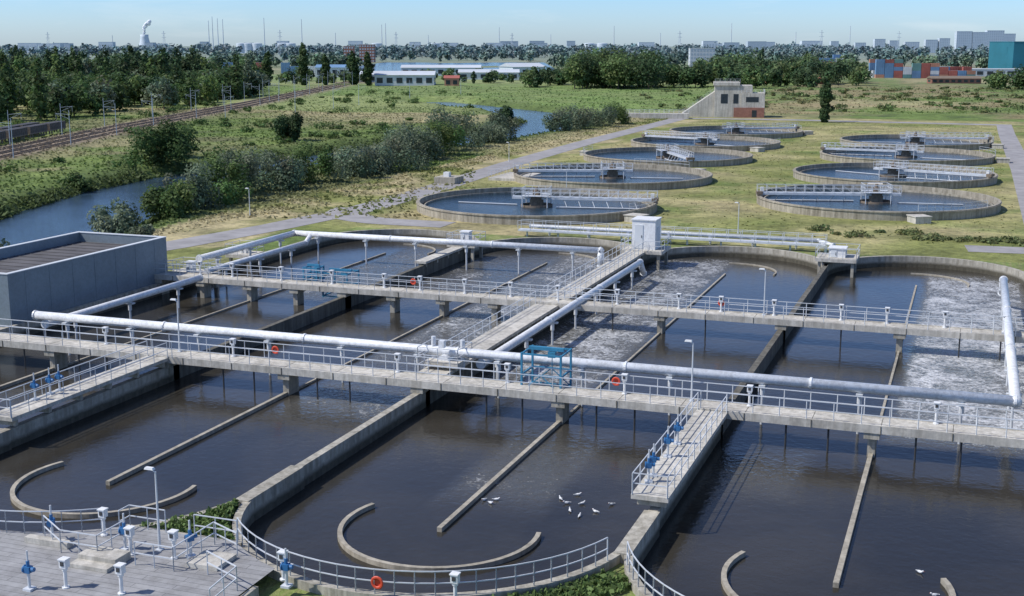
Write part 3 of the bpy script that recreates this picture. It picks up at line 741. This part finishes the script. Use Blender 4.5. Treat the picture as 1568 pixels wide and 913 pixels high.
# ------------------------------------------------------------------ railway
rt=[]
for off in(-4,0,4):
    for i in range(len(TRK)-1):
        a=Vector(TRK[i]);b=Vector(TRK[i+1]);d=(b-a).normalized();q=Vector((-d.y,d.x))
        for g_ in(-.72,.72): rt.append((a+q*(off+g_),b+q*(off+g_)))
mb=MB()
for a,b in rt: mb.wall([tuple(a),tuple(b)],.12,1.42,1.62)
mb.obj('railway_track',['rust'])
def mast():
    m_=MB(); m_.cyl((0,0,0),(0,0,8),.10,.06,6); m_.cyl((0,0,7),(3.2,0,7.3),.035,seg=5); m_.cyl((0,0,6),(3.0,0,7.2),.03,seg=5); m_.cyl((3.0,0,7.3),(3.0,0,6),.03,seg=5); return m_
mp=[]
for i in range(len(TRK)-1):
    a=Vector(TRK[i]);b=Vector(TRK[i+1]);k=int((b-a).length/32);d=(b-a).normalized();q=Vector((-d.y,d.x));an=math.atan2(-q.y,-q.x)
    for j in range(k):
        p=a.lerp(b,j/k); mp.append((*(p+q*7),1.3,an)); mp.append((*(p-q*7),1.3,an+math.pi))
for t,D in [(-.14,470),(-.12,500),(-.17,430),(-.08,560),(-.19,520),(-.04,600),(-.225,400)]: mp.append((*polar(D,t),.8,1.0))
shared(mast,'catenary_mast','mast',['hazed'],mp)
def wagon():
    w_=MB(); w_.box((0,0,1.15),(12,2.7,.3),0,1); w_.box((0,0,2.1),(11.6,2.6,1.6),0,0)
    for i in range(-5,6): w_.box((i*1.15,0,2.1),(.12,2.72,1.62),0,1)
    for x in(-4.6,-3,3,4.6):
        for s_ in(-.75,.75): w_.cyl((x,s_-.07,.5),(x,s_+.07,.5),.45,seg=12,m=1)
    w_.cyl((-6.5,0,1.1),(-6,0,1.1),.12,seg=6,m=1); w_.cyl((6,0,1.1),(6.5,0,1.1),.12,seg=6,m=1); return w_
wl=[]
a=Vector((-190,205));b=Vector((-224,300));d=(b-a).normalized();q=Vector((-d.y,d.x))
for k in range(7): p=a+d*(k*13.3-5)+q*12; wl.append((p.x,p.y,1.2,math.atan2(d.y,d.x)))
for k in range(6): p=a+d*(k*13.3+6)+q*18; wl.append((p.x,p.y,1.0,math.atan2(d.y,d.x)))
shared(wagon,'freight_wagon','wagon_body',['dark','rust'],wl)

# ------------------------------------------------------------------ background buildings
HR=math.radians(20)
def bld(name,D,t,w,d,h,mt,floors=0,cols=0,roof=None,wm='glass',rz=0,z=.8,gable=0):
    x,y=polar(D,t); e=empty(name,(x,y,z),HR+rz); b=MB(); b.box((0,0,h/2),(w,d,h),0,0)
    if gable:
        b.add([(-w/2-.5,-d/2-.5,h+.01),(w/2+.5,-d/2-.5,h+.01),(w/2+.5,d/2+.5,h+.01),(-w/2-.5,d/2+.5,h+.01),(-w/2-.5,0,h+gable),(w/2+.5,0,h+gable)],[(0,1,5,4),(2,3,4,5),(0,4,3),(1,2,5),(0,3,2,1)],1)
    else: b.box((0,0,h+.25),(w+.4,d+.4,.5),0,1)
    b.obj('walls_and_roof',[mt,roof or mt],e)
    if floors:
        k=MB(); fh=h/floors
        for f_ in range(floors):
            for c_ in range(cols):
                ww=w/cols; k.box((-w/2+ww*(c_+.5),-d/2-.06,fh*(f_+.5)),(ww*.6,.1,fh*.5),0,0)
        for f_ in range(floors):
            k.box((w/2+.06,0,fh*(f_+.5)),(.1,d*.5,fh*.45),0,0); k.box((-w/2-.06,0,fh*(f_+.5)),(.1,d*.5,fh*.45),0,0)
        k.obj('windows',[wm],e)
bld('brick_apartment_block',1700,-.1265,13,14,21,'brick',5,4,'whic','hazed'); bld('brick_apartment_block',1700,-.1125,20,14,23,'brick',6,6,'whic','hazed')
bld('white_warehouse',745,-.083,34,18,6,'whic',1,6,'shed',gable=2.2); bld('white_warehouse',800,-.105,20,14,5,'whic',1,4,'shed',gable=2)
bld('white_warehouse',860,-.018,40,16,5,'whic',1,6,'shed',gable=2); bld('white_warehouse',900,.008,26,20,8,'haze',1,4,'shed',gable=2.5,rz=.5)
bld('white_warehouse',980,-.055,60,20,6,'haze',1,9,'shed',gable=2); bld('white_warehouse',930,-.14,22,16,7,'whic',1,4,'bluc',gable=2)
bld('red_brick_shed',725,-.047,8,7,4.6,'orgc',1,2,'redc',gable=1.5)
bld('brick_house',760,.236,12,9,3.5,'brick',1,4,'orgc',gable=2.2); bld('brick_house',775,.205,10,9,3.5,'brick',1,3,'orgc',gable=2.2)
bld('brick_house',780,.345,30,9,3.0,'brick',1,8,'rust',gable=1.5); bld('white_warehouse',960,.365,60,20,5,'whic',1,8,'shed')
bld('teal_warehouse',1000,.401,42,50,25,'teal',2,1,'teal','teal'); bld('teal_warehouse',1010,.445,60,50,26,'teal',2,1,'teal','teal')
bld('white_office_block',1350,.1475,26,12,19,'whic',5,8,None,'hazed')
for t,w,h in [(.350,40,56),(.362,36,54),(.374,44,58),(.385,30,50)]: bld('apartment_tower',3300,t,w,16,h,'haze',14,8,None,'hazed')
for t,w,h in [(.285,30,38),(.296,26,34),(.31,40,30),(.325,34,36),(.27,30,28),(.335,30,40),(.25,22,32),(.20,26,30)]: bld('apartment_tower',3600,t,w,16,h,'haze',9,6,None,'hazed')
for i in range(34):
    t=rng.uniform(-.42,.40); bld('factory_hall',3400+rng.uniform(0,900),t,rng.uniform(14,60),30,rng.uniform(24,34),'haze' if rng.uniform()<.6 else 'hazed',1,5,None,'hazed')
def tank(t,D,r,h):
    x,y=polar(D,t); e=empty('storage_tank',(x,y,.8)); b=MB(); b.lathe([(r,0),(r,h),(r*.97,h+.4),(0.01,h+r*.12)],24)
    for k in(.33,.66): b.lathe([(r+.01,h*k),(r+.25,h*k),(r+.25,h*k+.5),(r+.01,h*k+.5)],24)
    b.obj('shell',['haze'],e)
for t in (-.21,-.205,-.198,-.178,-.172,-.105,-.06,.06,.07): tank(t,3500,14,26)
def stack(t0,t1,D,rows,hmin,hmax,nm_='container_stack'):
    e=empty(nm_); cols_=['redc','orgc','bluc','whic','grnc']; b=MB(); x0,y0=polar(D,(t0+t1)/2)
    wid=(t1-t0)*D; n=int(wid/6.4); r_=Vector((.9397,.342)); fw=Vector((-.342,.9397))
    for rw in range(rows):
        last=random.randrange(5); hh=random.randint(hmin,hmax)
        for i in range(n):
            if random.random()<.25: hh=random.randint(hmin,hmax)
            for k in range(hh):
                if random.random()<.5: last=random.choice([0,0,1,1,2,2,3,4])
                p=Vector((x0,y0))+r_*(-wid/2+6.4*(i+.5))+fw*(rw*8)
                b.box((p.x,p.y,.8+2.6*k+1.3),(6.1,2.45,2.55),HR,last)
                for q_ in(-2,-1,0,1,2):
                    pp=p+r_*q_*1.2-fw*1.25; b.box((pp.x,pp.y,.8+2.6*k+1.3),(.12,.08,2.3),HR,last)
    b.obj('containers',cols_,e)
stack(-.228,-.193,930,2,3,5); stack(-.18,-.148,930,2,2,4); stack(.232,.258,990,2,4,6); stack(.283,.362,900,3,2,5)
def chimney(t,D,h,r,name='chimney'):
    x,y=polar(D,t); e=empty(name,(x,y,.8)); b=MB(); k=6
    for i in range(k):
        ra=r*(1-.5*i/k); rb=r*(1-.5*(i+1)/k); b.cyl((0,0,h*i/k),(0,0,h*(i+1)/k),ra,rb,10,0 if i<3 or i%2 else 1)
    b.cyl((0,0,h),(0,0,h+2),r*.6,r*.6,10,0); b.obj('shaft',['haze','whic'],e)
for t,h in [(-.235,110),(-.232,125),(-.228,118),(-.224,115),(-.192,120),(-.163,115),(-.101,95),(-.098,100),(-.137,65),(-.01,85),(.079,90),(.170,100),(.262,90),(-.31,55),(.03,58),(.22,68),(-.065,56),(.115,64)]:
    chimney(t,4900,h,2.2)
def lattice(t,D,h):
    x,y=polar(D,t); e=empty('lattice_mast',(x,y,.8)); b=MB(); n=8
    for i in range(n):
        a=3*(1-i/n)+.4; c_=3*(1-(i+1)/n)+.4; z0_=h*i/n; z1_=h*(i+1)/n; m_=i%2
        for sx,sy in((-1,-1),(1,-1),(1,1),(-1,1)): b.cyl((sx*a,sy*a,z0_),(sx*c_,sy*c_,z1_),.22,seg=4,m=m_)
        b.cyl((-a,-a,z0_),(c_,-c_,z1_),.15,seg=4,m=m_); b.cyl((a,-a,z0_),(-c_,-c_,z1_),.15,seg=4,m=m_)
    for zz in(.75,.9): b.box((0,0,h*zz),(h*.18,.6,.6),HR,1)
    b.obj('lattice',['haze','haze'],e)
for t,h in [(-.27,50),(-.18,52),(-.09,48),(.0,46),(.13,50),(.24,52),(.30,50),(-.36,48)]: lattice(t,2600,h)
x,y=polar(9000,-.285); e=empty('cooling_tower',(x,y,0)); MB().lathe([(44,0),(34,40),(27,75),(28,92),(26,92),(25,75)],32).obj('shell',['haze'],e,True)
b=MB()
for i in range(40):
    u=i/39; z=98+u*82; r0=5+u*7+random.uniform(-2.5,2.5); dx=u*u*46+random.uniform(-8,8)*(.4+u)-4; dy=random.uniform(-8,8)
    pr=[(0,-r0),(r0*.5,-r0*.86),(r0*.87,-r0*.5),(r0,0),(r0*.87,r0*.5),(r0*.5,r0*.86),(0,r0)]
    b.lathe(pr,12,(dx,dy,z+random.uniform(-5,5)))
b.obj('steam_plume',['plume'],e,True)

# ------------------------------------------------------------------ light, sky, camera
EL=math.radians(50); az=math.atan2(-.86,-.50)
sdir=Vector((math.sin(az)*math.cos(EL),math.cos(az)*math.cos(EL),math.sin(EL)))
L=bpy.data.lights.new('sun','SUN'); L.energy=4.2; L.angle=math.radians(.6); L.color=(1,.97,.92)
lo=bpy.data.objects.new('sun',L); lo.rotation_euler=sdir.to_track_quat('Z','Y').to_euler(); col.objects.link(lo)
Wd=bpy.data.worlds.new('World'); S.world=Wd; Wd.use_nodes=True; nt=Wd.node_tree; bg=nt.nodes['Background']
sky=nt.nodes.new('ShaderNodeTexSky'); sky.sky_type='NISHITA'; sky.sun_disc=False; sky.sun_elevation=EL; sky.sun_rotation=az%(2*math.pi)
sky.air_density=1.0; sky.dust_density=.6; sky.ozone_density=2.2; sky.altitude=0
tc=nt.nodes.new('ShaderNodeTexCoord').outputs['Generated']
sp=nt.nodes.new('ShaderNodeSeparateXYZ'); nt.links.new(tc,sp.inputs[0])
tint=ramp(nt,sp.outputs['Z'],[(0.0,(.80,1.0,.96)),(.04,(.62,.92,.98)),(.30,(.95,1.0,.88))])
boost=ramp(nt,sp.outputs['Z'],[(0.0,(1,1,1)),(.25,(.68,.68,.68))])
c1=mixc(nt,1.0,sky.outputs[0],tint,'MULTIPLY')
blu=nt.nodes.new('ShaderNodeVectorMath'); blu.operation='MULTIPLY'; nt.links.new(c1,blu.inputs[0]); blu.inputs[1].default_value=(1.1,1.12,1.66)
c2=mixc(nt,1.0,blu.outputs[0],boost,'MULTIPLY')
mp_=nt.nodes.new('ShaderNodeMapping'); mp_.inputs['Scale'].default_value=(4,4,34); nt.links.new(tc,mp_.inputs['Vector'])
cl=noisetex(nt,mp_.outputs[0],1.3,6,.6,.3)
cm=ramp(nt,cl,[(.55,(0,0,0)),(.78,(.28,.28,.28))])
c3=mixc(nt,cm,c2,(6.8,7.2,7.4))
nt.links.new(c3,bg.inputs['Color']); bg.inputs['Strength'].default_value=.135
cam=bpy.data.cameras.new('camera'); cam.lens=44.4; cam.sensor_width=36; cam.clip_end=30000; cam.clip_start=.5
co=bpy.data.objects.new('camera',cam); col.objects.link(co); co.location=(0,0,24)
co.rotation_euler=(math.radians(90-11.35),0,math.radians(20)); S.camera=co
S.view_settings.view_transform='Standard'; S.view_settings.look='None'; S.view_settings.exposure=0
